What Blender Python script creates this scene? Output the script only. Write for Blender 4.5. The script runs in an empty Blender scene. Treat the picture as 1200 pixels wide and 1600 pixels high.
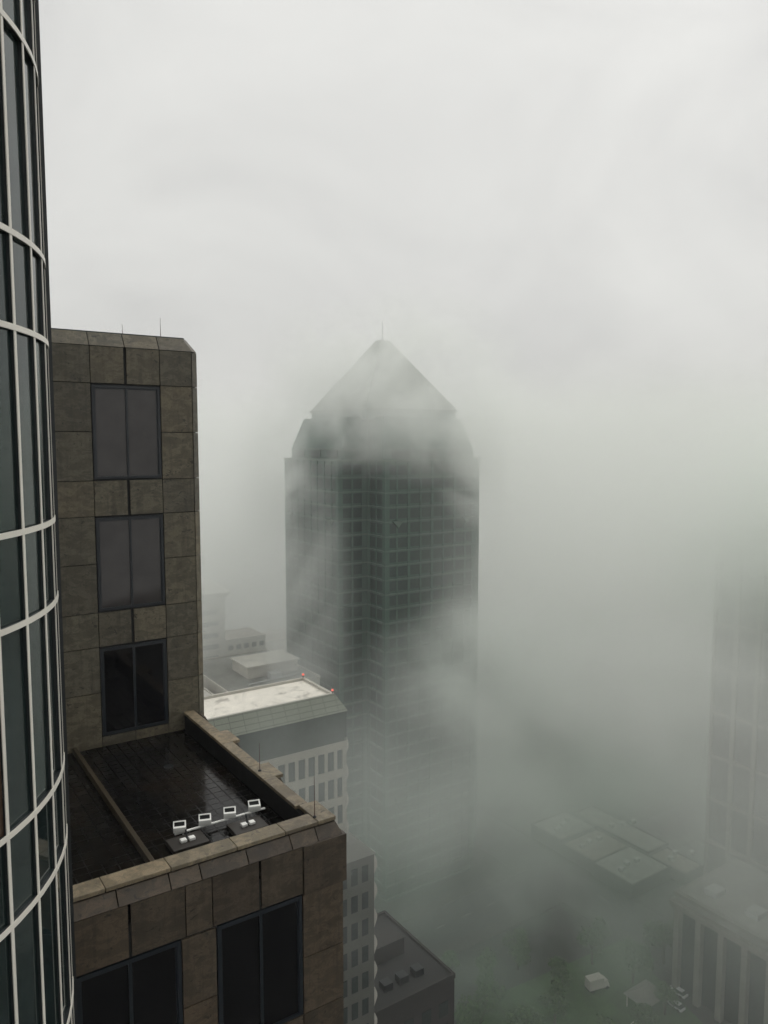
import bpy, bmesh, math, random
from mathutils import Vector, Matrix

random.seed(7)
SC = bpy.context.scene
COL = SC.collection
H = 130.0                      # height of the viewpoint above the street
GRID = math.radians(34)        # the street grid's rotation
R = math.radians

# ------------------------------------------------------------------ render
SC.render.engine = 'CYCLES'
SC.view_settings.view_transform = 'Standard'
SC.view_settings.look = 'None'
SC.view_settings.gamma = 1.0
SC.view_settings.exposure = 0.0
SC.cycles.use_denoising = True
SC.cycles.use_adaptive_sampling = True
SC.cycles.adaptive_threshold = 0.045
SC.cycles.max_bounces = 9
SC.cycles.diffuse_bounces = 2
SC.cycles.glossy_bounces = 3
SC.cycles.transmission_bounces = 2
SC.cycles.volume_bounces = 7
SC.cycles.volume_step_rate = 1.0
SC.cycles.volume_max_steps = 256
SC.cycles.caustics_reflective = False
SC.cycles.caustics_refractive = False

# ------------------------------------------------------------------ materials
def new_mat(name):
    m = bpy.data.materials.new(name); m.use_nodes = True
    nt = m.node_tree; nt.nodes.clear()
    out = nt.nodes.new('ShaderNodeOutputMaterial')
    return m, nt, out

def N(nt, typ, **kw):
    n = nt.nodes.new(typ)
    for k, v in kw.items():
        setattr(n, k, v)
    return n

def math_node(nt, op, a, b=None, clamp=False):
    n = N(nt, 'ShaderNodeMath', operation=op); n.use_clamp = clamp
    for i, v in enumerate((a, b)):
        if v is None: continue
        if isinstance(v, (int, float)): n.inputs[i].default_value = v
        else: nt.links.new(v, n.inputs[i])
    return n.outputs[0]

def ramp(nt, fac, stops):
    n = N(nt, 'ShaderNodeValToRGB')
    e = n.color_ramp.elements
    while len(e) > 1: e.remove(e[0])
    e[0].position = stops[0][0]; e[0].color = (*stops[0][1], 1)
    for p, c in stops[1:]:
        q = e.new(p); q.color = (*c, 1)
    nt.links.new(fac, n.inputs[0])
    return n.outputs[0]

def mix(nt, fac, a, b, blend='MIX'):
    n = N(nt, 'ShaderNodeMix', data_type='RGBA', blend_type=blend)
    for s, v in ((0, fac), (6, a), (7, b)):
        if isinstance(v, (int, float)): n.inputs[s].default_value = v
        elif isinstance(v, tuple): n.inputs[s].default_value = (*v, 1)
        else: nt.links.new(v, n.inputs[s])
    return n.outputs[2]

def noise(nt, co, scale, detail=4, rough=0.55, dist=0.0):
    n = N(nt, 'ShaderNodeTexNoise')
    n.inputs['Scale'].default_value = scale
    n.inputs['Detail'].default_value = detail
    n.inputs['Roughness'].default_value = rough
    n.inputs['Distortion'].default_value = dist
    if co is not None: nt.links.new(co, n.inputs['Vector'])
    return n.outputs['Fac']

def mapped(nt, co, scale=(1, 1, 1), rot=(0, 0, 0), loc=(0, 0, 0)):
    n = N(nt, 'ShaderNodeMapping')
    n.inputs['Scale'].default_value = scale
    n.inputs['Rotation'].default_value = rot
    n.inputs['Location'].default_value = loc
    nt.links.new(co, n.inputs['Vector'])
    return n.outputs[0]

def principled(nt, out, base, rough=0.6, metal=0.0, ior=1.5, bump=None, bump_dist=0.01, bump_str=0.5):
    p = N(nt, 'ShaderNodeBsdfPrincipled')
    for nm, v in (('Base Color', base), ('Roughness', rough), ('Metallic', metal), ('IOR', ior)):
        if isinstance(v, tuple): p.inputs[nm].default_value = (*v, 1)
        elif isinstance(v, (int, float)): p.inputs[nm].default_value = v
        else: nt.links.new(v, p.inputs[nm])
    if bump is not None:
        b = N(nt, 'ShaderNodeBump')
        b.inputs['Distance'].default_value = bump_dist
        b.inputs['Strength'].default_value = bump_str
        nt.links.new(bump, b.inputs['Height'])
        nt.links.new(b.outputs[0], p.inputs['Normal'])
    nt.links.new(p.outputs[0], out.inputs['Surface'])
    return p

def obj_co(nt):
    return N(nt, 'ShaderNodeTexCoord').outputs['Object']

def plain(name, c, rough=0.6, metal=0.0, ior=1.5, var=0.12, scale=3.0, bump=0.0):
    """a painted / metal / concrete surface with a little wear in it"""
    m, nt, out = new_mat(name)
    co = obj_co(nt)
    n1 = noise(nt, co, scale, 5)
    lo = tuple(x * (1 - var) for x in c); hi = tuple(min(1, x * (1 + var)) for x in c)
    base = ramp(nt, n1, [(0.3, lo), (0.7, hi)])
    r = math_node(nt, 'MULTIPLY_ADD', n1, 0.2)
    r.node.inputs[2].default_value = max(0.02, rough - 0.1)
    principled(nt, out, base, r, metal, ior, n1 if bump else None, 0.02, bump)
    return m

def granite(name, tint=(1, 1, 1)):
    m, nt, out = new_mat(name)
    co = obj_co(nt)
    isl = N(nt, 'ShaderNodeNewGeometry').outputs['Random Per Island']
    fine = noise(nt, co, 26, 6, 0.7)
    mid = noise(nt, co, 3.2, 5, 0.6, 0.6)
    # a mapping that turns with each panel so that the grain of every slab differs
    off = N(nt, 'ShaderNodeCombineXYZ')
    sc = math_node(nt, 'MULTIPLY', isl, 41.0)
    nt.links.new(sc, off.inputs[0]); nt.links.new(sc, off.inputs[2])
    add = N(nt, 'ShaderNodeVectorMath', operation='ADD')
    nt.links.new(co, add.inputs[0]); nt.links.new(off.outputs[0], add.inputs[1])
    vein = noise(nt, mapped(nt, add.outputs[0], (1.0, 1.0, 1.9), (0.5, 0.75, 0.6)), 2.1, 7, 0.7, 0.5)
    streak = noise(nt, mapped(nt, add.outputs[0], (5, 5, 0.45)), 1.2, 5, 0.65)
    c = lambda r, g, b: (r * tint[0], g * tint[1], b * tint[2])
    base = ramp(nt, mid, [(0.25, c(.115, .105, .078)), (0.55, c(.17, .155, .118)), (0.8, c(.215, .192, .145))])
    base = mix(nt, ramp(nt, vein, [(0.46, (0, 0, 0)), (0.56, (.75, .75, .75)), (0.66, (0, 0, 0))]), base, c(.30, .27, .21))
    base = mix(nt, ramp(nt, streak, [(0.5, (0, 0, 0)), (0.74, (.6, .6, .6))]), base, c(.060, .054, .044))
    spots = noise(nt, mapped(nt, add.outputs[0], (1, 1, 1.6)), 4.5, 3, .5, 1.5)
    base = mix(nt, ramp(nt, spots, [(0.64, (0, 0, 0)), (0.70, (.8, .8, .8))]), base, c(.035, .032, .027))
    tone = ramp(nt, isl, [(0.0, (.72, .70, .70)), (0.5, (1, 1, .98)), (1.0, (1.22, 1.15, 1.06))])
    base = mix(nt, 1.0, base, tone, 'MULTIPLY')
    base = mix(nt, 0.5, base, ramp(nt, fine, [(0.3, (.55, .55, .55)), (0.7, (1.25, 1.25, 1.25))]), 'MULTIPLY')
    rough = ramp(nt, mid, [(0.3, (.42,) * 3), (0.7, (.68,) * 3)])
    principled(nt, out, base, rough, 0, 1.5, fine, 0.004, 0.5)
    return m

def glass_dark(name, c, rough=0.03, ior=1.52, var=0.25, wav=0.0, tint=(1, 1, 1)):
    m, nt, out = new_mat(name)
    co = obj_co(nt)
    n1 = noise(nt, co, 1.3, 3)
    base = ramp(nt, n1, [(0.3, tuple(x * (1 - var) for x in c)), (0.7, tuple(x * (1 + var) for x in c))])
    r = ramp(nt, noise(nt, co, 9, 4), [(0.35, (rough,) * 3), (0.75, (rough + .07,) * 3)])
    p = principled(nt, out, base, r, 0, ior, n1 if wav else None, 0.01, wav)
    p.inputs['Specular Tint'].default_value = (*tint, 1)
    return m

def deck_tiles(name):
    m, nt, out = new_mat(name)
    co = obj_co(nt)
    br = N(nt, 'ShaderNodeTexBrick')
    br.offset = 0.0; br.squash = 1.0
    br.inputs['Scale'].default_value = 1.0
    br.inputs['Brick Width'].default_value = 0.30
    br.inputs['Row Height'].default_value = 0.30
    br.inputs['Mortar Size'].default_value = 0.018
    br.inputs['Color1'].default_value = (.002, .0019, .0018, 1)
    br.inputs['Color2'].default_value = (.004, .0034, .0028, 1)
    br.inputs['Mortar'].default_value = (.004, .004, .004, 1)
    nt.links.new(co, br.inputs['Vector'])
    big = noise(nt, co, 0.55, 5, 0.6, 0.5)
    dirt = noise(nt, co, 2.2, 6, 0.7)
    base = mix(nt, ramp(nt, big, [(0.48, (0, 0, 0)), (0.68, (.6, .6, .6))]), br.outputs['Color'], (.013, .008, .0045))
    base = mix(nt, ramp(nt, dirt, [(0.55, (0, 0, 0)), (0.8, (.5, .5, .5))]), base, (.006, .006, .007))
    rough = ramp(nt, noise(nt, co, 0.9, 4, 0.6), [(0.35, (.06,) * 3), (0.7, (.22,) * 3)])
    mort = math_node(nt, 'MULTIPLY', br.outputs['Fac'], 0.18)
    rr = math_node(nt, 'ADD', rough, mort)
    inv = math_node(nt, 'SUBTRACT', 1.0, br.outputs['Fac'])
    principled(nt, out, base, rr, 0, 1.30, inv, 0.006, 0.25)
    return m

def tiled_glass(name, c1, c2, w, h, mort):
    """tiled cladding with joints laid out in the object's own x/z plane"""
    m, nt, out = new_mat(name)
    co = mapped(nt, obj_co(nt), (1, 1, 1), (R(90), 0, 0))
    br = N(nt, 'ShaderNodeTexBrick'); br.offset = 0.0
    br.inputs['Scale'].default_value = 1.0
    br.inputs['Brick Width'].default_value = w
    br.inputs['Row Height'].default_value = h
    br.inputs['Mortar Size'].default_value = mort
    br.inputs['Color1'].default_value = (*c1, 1)
    br.inputs['Color2'].default_value = (*c2, 1)
    br.inputs['Mortar'].default_value = (c1[0] * .45, c1[1] * .45, c1[2] * .45, 1)
    nt.links.new(co, br.inputs['Vector'])
    principled(nt, out, br.outputs['Color'], 0.35)
    return m

def roof_membrane(name):
    m, nt, out = new_mat(name)
    co = obj_co(nt)
    n1 = noise(nt, co, 0.35, 6, 0.65, 0.8)
    n2 = noise(nt, co, 1.6, 5, 0.7)
    base = ramp(nt, n1, [(0.32, (.30, .28, .24)), (0.46, (.62, .59, .52)), (0.7, (.72, .68, .60))])
    base = mix(nt, ramp(nt, n2, [(0.55, (0, 0, 0)), (0.8, (.5, .5, .5))]), base, (.40, .37, .31))
    principled(nt, out, base, 0.7)
    return m

def ground_mat(name):
    m, nt, out = new_mat(name)
    co = obj_co(nt)
    n1 = noise(nt, co, 0.02, 6, 0.6)
    n2 = noise(nt, co, 0.4, 5, 0.6)
    base = ramp(nt, n1, [(0.35, (.018, .021, .018)), (0.65, (.038, .040, .034))])
    base = mix(nt, 0.5, base, ramp(nt, n2, [(0.3, (.6, .6, .6)), (0.7, (1.3, 1.3, 1.3))]), 'MULTIPLY')
    principled(nt, out, base, 0.6, 0, 1.4)
    return m

def foliage(name):
    m, nt, out = new_mat(name)
    isl = N(nt, 'ShaderNodeNewGeometry').outputs['Random Per Island']
    base = ramp(nt, isl, [(0, (.030, .065, .022)), (0.5, (.045, .10, .03)), (1, (.08, .14, .045))])
    principled(nt, out, base, 0.6)
    return m

def emissive(name, c, s):
    m, nt, out = new_mat(name)
    e = N(nt, 'ShaderNodeEmission'); e.inputs[0].default_value = (*c, 1); e.inputs[1].default_value = s
    nt.links.new(e.outputs[0], out.inputs['Surface'])
    return m

M = dict(
    granite=granite('granite', (.56, .55, .50)),
    granite_warm=granite('granite_warm', (.33, .275, .24)),
    joint=plain('dark_joint', (.012, .012, .012), .8),
    coping=granite('coping_granite', (.92, .84, .73)),
    flashing=plain('green_metal_flashing', (.03, .04, .037), .45),
    frame=plain('blue_black_frame', (.008, .012, .017), .4),
    pane=glass_dark('grey_pane', (.045, .040, .039), .03),
    pane_dark=glass_dark('dark_pane', (.003, .003, .004), .03, 1.34),
    deck=deck_tiles('wet_roof_tiles'),
    wetstone=plain('wet_brown_stone', (.042, .033, .021), .35, ior=1.4),
    darkwall=plain('black_parapet_lining', (.004, .004, .0045), .55, ior=1.35),
    cream=plain('cream_painted_metal', (.70, .67, .60), .42, var=.06, scale=1.2),
    darkmetal=plain('dark_anodised_metal', (.012, .015, .017), .4),
    tealglass=glass_dark('teal_glass', (.012, .020, .020), .015, 1.56, tint=(.86, 1, .97)),
    brownglass=glass_dark('brown_glass', (.075, .048, .034), .03, 1.45),  # pane with a brown base colour
    core=plain('core', (.01, .01, .01), .8),
    white=plain('white_enamel', (.84, .84, .80), .4, var=.08),
    lens=glass_dark('lamp_lens', (.005, .006, .006), .45, 1.2),
    galv=plain('galvanised_pipe', (.45, .46, .45), .45, metal=.3),
    timber=plain('black_wet_ballast', (.022, .018, .014), .5, scale=8),
    rod=plain('reddish_rod', (.10, .055, .045), .5),
    beige_shaded=plain('shaded_precast', (.085, .088, .076), .75, var=.15, scale=.4),  # beige precast of the lower tier, its shade put into the colour
    beige=plain('beige_precast', (.27, .255, .215), .75, var=.12, scale=.4),
    beigelight=plain('pale_precast', (.38, .365, .32), .7, var=.1, scale=.5),
    greenband=tiled_glass('green_tile_fascia', (.135, .15, .112), (.15, .165, .125), 1.9, 0.62, .045),
    darkband=glass_dark('dark_green_glazing', (.020, .032, .027), .12),
    offwin=glass_dark('office_window', (.03, .04, .038), .1),
    roofwhite=roof_membrane('white_roof_membrane'),
    beacon=emissive('red_beacon', (1.0, .20, .14), 1.0),
    tstone=plain('grey_green_granite', (.045, .092, .072), .55, var=.18, scale=.12),
    tband=plain('pale_spandrel_stone', (.095, .135, .110), .55, var=.12, scale=.3),
    twin=glass_dark('tower_window', (.012, .032, .026), .3),
    troof=plain('stone_roof', (.13, .15, .125), .6, var=.15, scale=.2),
    pale=plain('pale_concrete', (.50, .48, .43), .75, scale=.3),
    paleroof=plain('pale_flat_roof', (.66, .64, .58), .75, scale=.15, var=.15),
    greyroof=plain('grey_flat_roof', (.24, .24, .22), .8, scale=.2, var=.2),
    tanroof=plain('tan_flat_roof', (.20, .175, .145), .8, scale=.2, var=.15),
    darkroof=plain('dark_tar_roof', (.013, .014, .013), .75, scale=.2, var=.3),
    brick=plain('dark_brick', (.022, .021, .019), .8, scale=.6, var=.25),
    ground=ground_mat('city_ground'),
    asphalt=plain('asphalt', (.026, .026, .027), .6, scale=.4, var=.25),
    pavement=plain('pavement', (.05, .049, .046), .8, scale=.5),
    line=plain('road_paint', (.28, .28, .27), .6),
    worn_roof=plain('worn_pale_roof', (.20, .195, .175), .8, scale=.2, var=.25),
    fogstone=plain('weathered_limestone', (.19, .185, .16), .8, scale=.25, var=.2),
    grass=plain('park_grass', (.045, .095, .03), .9, scale=.3, var=.3),
    leaf=foliage('leaves'),
    bark=plain('bark', (.07, .055, .042), .85, scale=4),
    rubber=plain('rubber', (.02, .02, .02), .8),
    carpaint=plain('silver_paint', (.55, .56, .57), .3),
)

# ------------------------------------------------------------------ mesh helper
class MB:
    def __init__(s):
        s.v = []; s.f = []
    def hexa(s, p):                       # 8 points: bottom 4 (ccw), top 4
        b = len(s.v); s.v += [tuple(q) for q in p]
        s.f += [(b+3, b+2, b+1, b), (b+4, b+5, b+6, b+7), (b, b+1, b+5, b+4), (b+1, b+2, b+6, b+5), (b+2, b+3, b+7, b+6), (b+3, b, b+4, b+7)]
        return s
    def box(s, x0, x1, y0, y1, z0, z1):
        return s.hexa([(x0, y0, z0), (x1, y0, z0), (x1, y1, z0), (x0, y1, z0), (x0, y0, z1), (x1, y0, z1), (x1, y1, z1), (x0, y1, z1)])
    def loft(s, lo, hi, cap=True):        # two rings of xyz points, same count
        b = len(s.v); n = len(lo)
        s.v += [tuple(q) for q in lo] + [tuple(q) for q in hi]
        for i in range(n):
            j = (i + 1) % n
            s.f.append((b+i, b+j, b+n+j, b+n+i))
        if cap:
            s.f.append(tuple(b + i for i in reversed(range(n)))); s.f.append(tuple(b + n + i for i in range(n)))
        return s
    def prism(s, xy, z0, z1):
        return s.loft([(x, y, z0) for x, y in xy], [(x, y, z1) for x, y in xy])
    def tube(s, p0, p1, r0, r1=None, n=8):
        r1 = r0 if r1 is None else r1
        p0 = Vector(p0); p1 = Vector(p1); d = (p1 - p0).normalized()
        u = d.orthogonal().normalized(); w = d.cross(u)
        ring = lambda p, r: [p + (u * math.cos(2*math.pi*k/n) + w * math.sin(2*math.pi*k/n)) * r for k in range(n)]
        return s.loft(ring(p0, r0), ring(p1, r1))
    def build(s, name, mat, parent=None, bevel=0.0, smooth=False):
        me = bpy.data.meshes.new(name); me.from_pydata(s.v, [], s.f); me.update()
        bm = bmesh.new(); bm.from_mesh(me); bmesh.ops.recalc_face_normals(bm, faces=bm.faces)
        if smooth:
            for f in bm.faces: f.smooth = True
        bm.to_mesh(me); bm.free()
        me.materials.append(M[mat] if isinstance(mat, str) else mat)
        o = bpy.data.objects.new(name, me); COL.objects.link(o)
        if parent is not None: o.parent = parent
        if bevel:
            b = o.modifiers.new('bevel', 'BEVEL'); b.width = bevel; b.segments = 2; b.limit_method = 'ANGLE'
        return o

def tag(o, label=None, cat=None, group=None, kind=None):
    for k, v in (('label', label), ('category', cat), ('group', group), ('kind', kind)):
        if v: o[k] = v
    return o

def thing(name, label, cat, loc=(0, 0, 0), rz=0.0, group=None):
    o = bpy.data.objects.new(name, None); COL.objects.link(o)
    o.location = loc; o.rotation_euler = (0, 0, rz); o.empty_display_size = 1
    return tag(o, label, cat, group)

def copy_obj(o, parent=None, loc=None, rz=None):
    c = o.copy(); COL.objects.link(c)
    if parent is not None: c.parent = parent
    if loc is not None: c.location = loc
    if rz is not None: c.rotation_euler = (0, 0, rz)
    return c

def copy_tree(o, parent=None):
    c = o.copy(); COL.objects.link(c); c.parent = parent
    for ch in list(o.children): copy_tree(ch, c)
    return c

A = Vector((math.cos(GRID), math.sin(GRID), 0)); B = Vector((-math.sin(GRID), math.cos(GRID), 0))

# ------------------------------------------------------------------ 1. granite block with terrace and stepped wing
P0 = Vector((-1.12, 17.15, 0))
def F(x, y, z=0.0):
    return P0 + A * x + B * y + Vector((0, 0, z))

gb = thing('granite_block', 'stepped brown granite office block with dark paired windows and a wet roof terrace', 'building', P0, GRID)

WY = 8.71                       # wing facade plane
WX = [-0.04, -1.05, -2.09, -3.10, -4.13, -5.15, -6.2, -7.2]   # panel joints, right to left
g = 0.011                       # half a joint

def panel(mb, x0, x1, y, z0, z1, t=0.05, gx=g, gz=g):
    mb.box(x0 + gx, x1 - gx, y, y + t, z0 + gz, z1 - gz)

# solid cores behind the cladding
core = MB()
core.prism([(-7.4, WY + .05), (-.07, WY + .05), (.15, WY + .26), (.15, WY + 8.7), (-7.4, WY + 8.7)], H - 60, H + 2.79)   # wing core
core.prism([(-7.4, WY + .36), (-.3, WY + .36), (-.16, WY + .5), (-.16, WY + 8.6), (-7.4, WY + 8.6)], H + 2.79, H + 3.19)
core.box(-7.9, 0.02, -0.10, WY + .05, H - 60, H - 9.5)            # terrace block core
core.build('wall_core', 'joint', gb)

clad = MB(); warm = MB()
# wing, facade panels ------------------------------------------------
zt = H + 2.80
rows = [(H + 1.72, H + 2.80)]
wins = [(H - 1.09, H + 1.67), (H - 5.05, H - 2.25), (H - 8.9, H - 6.20)]
def cols(mb, z0, z1, xs, dark_centre=False):
    for i in range(len(xs) - 1):
        x1, x0 = xs[i], xs[i + 1]
        gx0 = g; gx1 = g
        if dark_centre and i == 1: gx0 = .045
        if dark_centre and i == 2: gx1 = .045
        mb.box(x0 + gx0, x1 - gx1, WY, WY + .05, z0 + g, z1 - g)
cols(clad, H + 1.72, H + 2.80, WX, True)
cols(clad, H - 2.20, H - 1.14, WX, True)
cols(clad, H - 6.15, H - 5.10, WX, True)
zs = [(H + .30, H + 1.72), (H - 1.14, H + .30), (H - 3.62, H - 2.20), (H - 5.10, H - 3.62), (H - 7.55, H - 6.15), (H - 9.25, H - 7.55)]
for z0, z1 in zs:
    panel(clad, WX[1], WX[0], WY, z0, z1)
    for i in range(3, len(WX) - 1): panel(clad, WX[i + 1], WX[i], WY, z0, z1)
panel(clad, WX[3], WX[2], WY, H - 9.25, H - 8.94); panel(clad, WX[2], WX[1], WY, H - 9.25, H - 8.94)
# chamfered corner strip and right flank
alls = [(H + 1.72, H + 2.80)] + zs[:2] + [(H - 2.20, H - 1.14)] + zs[2:4] + [(H - 6.15, H - 5.10)] + zs[4:] + [(H - 11 - 1.9*k - 1.9, H - 11 - 1.9*k) for k in range(-1, 24)]
for z0, z1 in alls:
    z0 += g; z1 -= g
    x0, x1 = -0.04 + g, 0.20
    clad.hexa([(x0, WY, z0), (x1, WY + .20, z0), (x1 - .04, WY + .23, z0), (x0, WY + .05, z0),
               (x0, WY, z1), (x1, WY + .20, z1), (x1 - .04, WY + .23, z1), (x0, WY + .05, z1)])
    for k in range(5):
        y0 = WY + .22 + k * 1.7
        clad.box(0.165, 0.20, y0 + g, y0 + 1.7 - g, z0, z1)
# sloped cornice band round the top
bt = H + 3.22
for i in range(len(WX) - 1):
    x1, x0 = WX[i] - g, WX[i + 1] + g
    xt = x1 - (0.17 if i == 0 else 0)
    if i == 0: x1 = 0.0
    clad.hexa([(x0, WY + .0, H + 2.81), (x1, WY + .0, H + 2.81), (x1, WY + .06, H + 2.81), (x0, WY + .06, H + 2.81),
               (x0, WY + .28, bt), (xt, WY + .28, bt), (xt, WY + .34, bt), (x0, WY + .34, bt)])
clad.hexa([(0.0, WY, H + 2.81), (.20, WY + .2, H + 2.81), (.14, WY + .26, H + 2.81), (-.04, WY + .06, H + 2.81),
           (-.215, WY + .28, bt), (-.08, WY + .40, bt), (-.14, WY + .44, bt), (-.25, WY + .34, bt)])
for k in range(5):
    y0 = WY + .22 + k * 1.7 + g; y1 = y0 + 1.7 - 2 * g; yt = y0 + (.2 if k == 0 else 0)
    clad.hexa([(.14, y0, H + 2.81), (.20, y0, H + 2.81), (.20, y1, H + 2.81), (.14, y1, H + 2.81),
               (-.14, yt, bt), (-.08, yt, bt), (-.08, y1, bt), (-.14, y1, bt)])
# terrace block, front ------------------------------------------------
TY = -0.16; TXR = 0.12
def fr(x0, x1, z0, z1, y=TY, t=.05): warm.box(x0 + g, x1 - g, y, y + t, z0 + g, z1 - g)
top = H - 9.05; hb = H - 10.16; sill = H - 13.06
for x0, x1 in [(-7.8, -6.9), (-6.9, -5.86), (-5.86, -4.80), (-4.80, -3.67), (-3.67, -3.09), (-3.09, -2.0), (-2.0, -.95)]:
    gl = g
    warm.box(x0 + (.03 if abs(x0 + 4.8) < .01 or abs(x0 + 2.0) < .01 else g), x1 - (.03 if abs(x1 + 4.8) < .01 or abs(x1 + 2.0) < .01 else g), TY, TY + .05, hb + g, top - g)
warm.box(-.95 + g, TXR + .05, TY - .035, TY + .25, hb - .02, top)         # proud corner block
for z0, z1 in [(H - 11.70, hb - .03), (sill, H - 11.70), (H - 14.2, sill), (H - 15.7, H - 14.2), (H - 17.2, H - 15.7), (H - 18.4, H - 17.2)]:
    fr(-3.77, -3.02, z0, z1); fr(-.97, TXR - .02, z0, z1); fr(-7.8, -5.86, z0, z1) if z1 <= sill else None
for zb in (H - 14.2,):
    for x0, x1 in [(-5.86, -4.80), (-4.80, -3.77), (-3.02, -2.0), (-2.0, -.97)]: fr(x0, x1, zb, sill)
# sloped band under the coping
ct = H - 8.62
for x0, x1 in [(-7.8, -6.4), (-6.4, -5.0), (-5.0, -3.95), (-3.95, -3.3), (-3.3, -2.25), (-2.25, -1.2), (-1.2, -.55), (-.55, 0.10)]:
    xa = x0 + g; xb = x1 - g; xt = xb - (.10 if x1 > 0 else 0)
    warm.hexa([(xa, TY, top + .005), (xb, TY, top + .005), (xb, TY + .06, top + .005), (xa, TY + .06, top + .005),
               (xa, .03, ct - .17), (xt, .03, ct - .17), (xt, .08, ct - .17), (xa, .08, ct - .17)])
# terrace block, right flank: piers with recessed bays between
piers = [(-.14, .95), (2.75, 3.65), (5.55, 6.5), (8.1, WY)]
for y0, y1 in piers:
    pm = MB()
    for k in range(26):
        z1 = hb - .03 - k * 1.6
        pm.box(.02, TXR - .02, (y0 + .25 if y0 < 0 else y0) + g, y1 - g, z1 - 1.6 + g, z1 - g)
    pm.box(.0, TXR, y0 + .26 if y0 < 0 else y0, y1, hb, top)
    pm.hexa([(0, y0 + .1, top + .005), (TXR, y0 + .1, top + .005), (TXR, y1, top + .005), (0, y1, top + .005),
             (-.06, y0 + .18, ct - .17), (0, y0 + .18, ct - .17), (0, y1, ct - .17), (-.06, y1, ct - .17)])
    pm.build('pier', 'granite_warm', gb, bevel=.004)
clad.build('upper_cladding', 'granite', gb, bevel=.004)
warm.build('lower_cladding', 'granite_warm', gb, bevel=.004)

# coping stones of the terrace parapet
cop = MB(); cw = .47
x = 0.0
for x0, x1 in [(-7.9, -6.6), (-6.6, -5.2), (-5.2, -3.9), (-3.9, -2.45), (-2.45, -1.3), (-1.3, -cw)]:
    cop.box(x0 + .006, x1 - .006, 0, cw, H - 8.75, H - 8.66)
cop.box(-cw + .006, 0, 0, .95, H - 8.75, H - 8.655)
for y0, y1, xo in [(.95, 2.75, -.22), (2.75, 3.65, .02), (3.65, 5.55, -.22), (5.55, 6.5, .02), (6.5, WY + .02, -.22)]:
    cop.box(-.56, xo, y0 + .006, y1 - .006, H - 8.75, H - 8.66)
cop.build('coping', 'coping', gb, bevel=.012)
# parapet body behind the stone
pb = MB()
pb.box(-7.9, -.02, .06, cw - .03, H - 9.6, H - 8.78)
pb.box(-.53, -.24, cw - .02, WY, H - 9.6, H - 8.78)
pb.build('parapet', 'darkwall', gb)
deck = MB(); deck.box(-7.9, -.56, cw - .04, WY + .02, H - 9.52, H - 9.25)
deck.build('roof_deck', 'deck', gb)
curb = MB()
ck = (-3.98, -3.87)
curb.box(ck[0], ck[1], cw + .5, WY - .05, H - 9.25, H - 9.05)
curb.build('roof_curb', 'wetstone', gb, bevel=.01)
m = MB(); m.tube((-1.9, 6.2, H - 9.255), (-1.9, 6.2, H - 9.22), .14, .12, 12); m.build('roof_drain', 'darkmetal', gb)
m = MB(); m.tube((-5.9, 2.6, H - 9.255), (-5.9, 2.6, H - 9.05), .07, .07, 10); m.build('vent_pipe', 'galv', gb)
wtop = MB(); wtop.box(-7.4, -.16, WY + .30, WY + 8.9, bt - .02, bt + .035)
wtop.build('roof_flashing', 'flashing', gb)
wroof = MB(); wroof.box(-7.3, -.3, WY + .5, WY + 8.8, bt + .035, bt + .05)
wroof.build('wing_roof', 'greyroof', gb)

def gwindow(x0, x1, z0, z1, y, pmat, split=.5):
    """paired window: frame with panes; own part of the granite block"""
    fr_ = MB(); d = .075; xm = x0 + (x1 - x0) * split
    fr_.box(x0, x1, y, y + .09, z0, z0 + d); fr_.box(x0, x1, y, y + .09, z1 - d, z1)
    fr_.box(x0, x0 + d, y, y + .09, z0 + d, z1 - d); fr_.box(x1 - d, x1, y, y + .09, z0 + d, z1 - d)
    fr_.box(xm - .035, xm + .035, y + .004, y + .09, z0 + d, z1 - d)
    # second inner rebate line
    e = .035
    fr_.box(x0 + d, x0 + d + e, y + .03, y + .09, z0 + d, z1 - d); fr_.box(x1 - d - e, x1 - d, y + .03, y + .09, z0 + d, z1 - d)
    fr_.box(x0 + d + e, xm - .035, y + .03, y + .09, z1 - d - e, z1 - d); fr_.box(xm + .035, x1 - d - e, y + .03, y + .09, z1 - d - e, z1 - d)
    w = fr_.build('window', 'frame', gb)
    for a_, b_ in ((x0 + d + e, xm - .035), (xm + .035, x1 - d - e)):
        p = MB(); p.box(a_, b_, y + .036, y + .048, z0 + d, z1 - d - e); p.build('pane', pmat, w)
    return w
for wi, (z0, z1) in enumerate(wins):
    gwindow(WX[3] + .02, WX[1] - .02, z0, z1, WY - .0, 'pane' if wi < 2 else 'pane_dark')
gwindow(-5.84, -3.79, sill + .02, hb - .03, TY + .0, 'pane_dark')
gwindow(-3.00, -.99, sill + .02, hb - .03, TY + .0, 'pane_dark')
gwindow(-5.84, -3.79, H - 17.1, H - 14.25, TY, 'pane_dark')
gwindow(-3.00, -.99, H - 17.1, H - 14.25, TY, 'pane_dark')
# flank windows in the recessed bays
for y0, y1 in [(.97, 2.73), (3.67, 5.53), (6.52, 8.08)]:
    for k in range(6):
        z1 = hb - .2 - 3.9 * k
        p = MB(); p.box(-.0, .03, y0, y1, z1 - 3.0, z1); w = p.build('window', 'frame', gb)
        q = MB(); q.box(.03, .035, y0 + .08, y1 - .08, z1 - 2.9, z1 - .08); q.build('pane', 'pane_dark', w)

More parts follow.
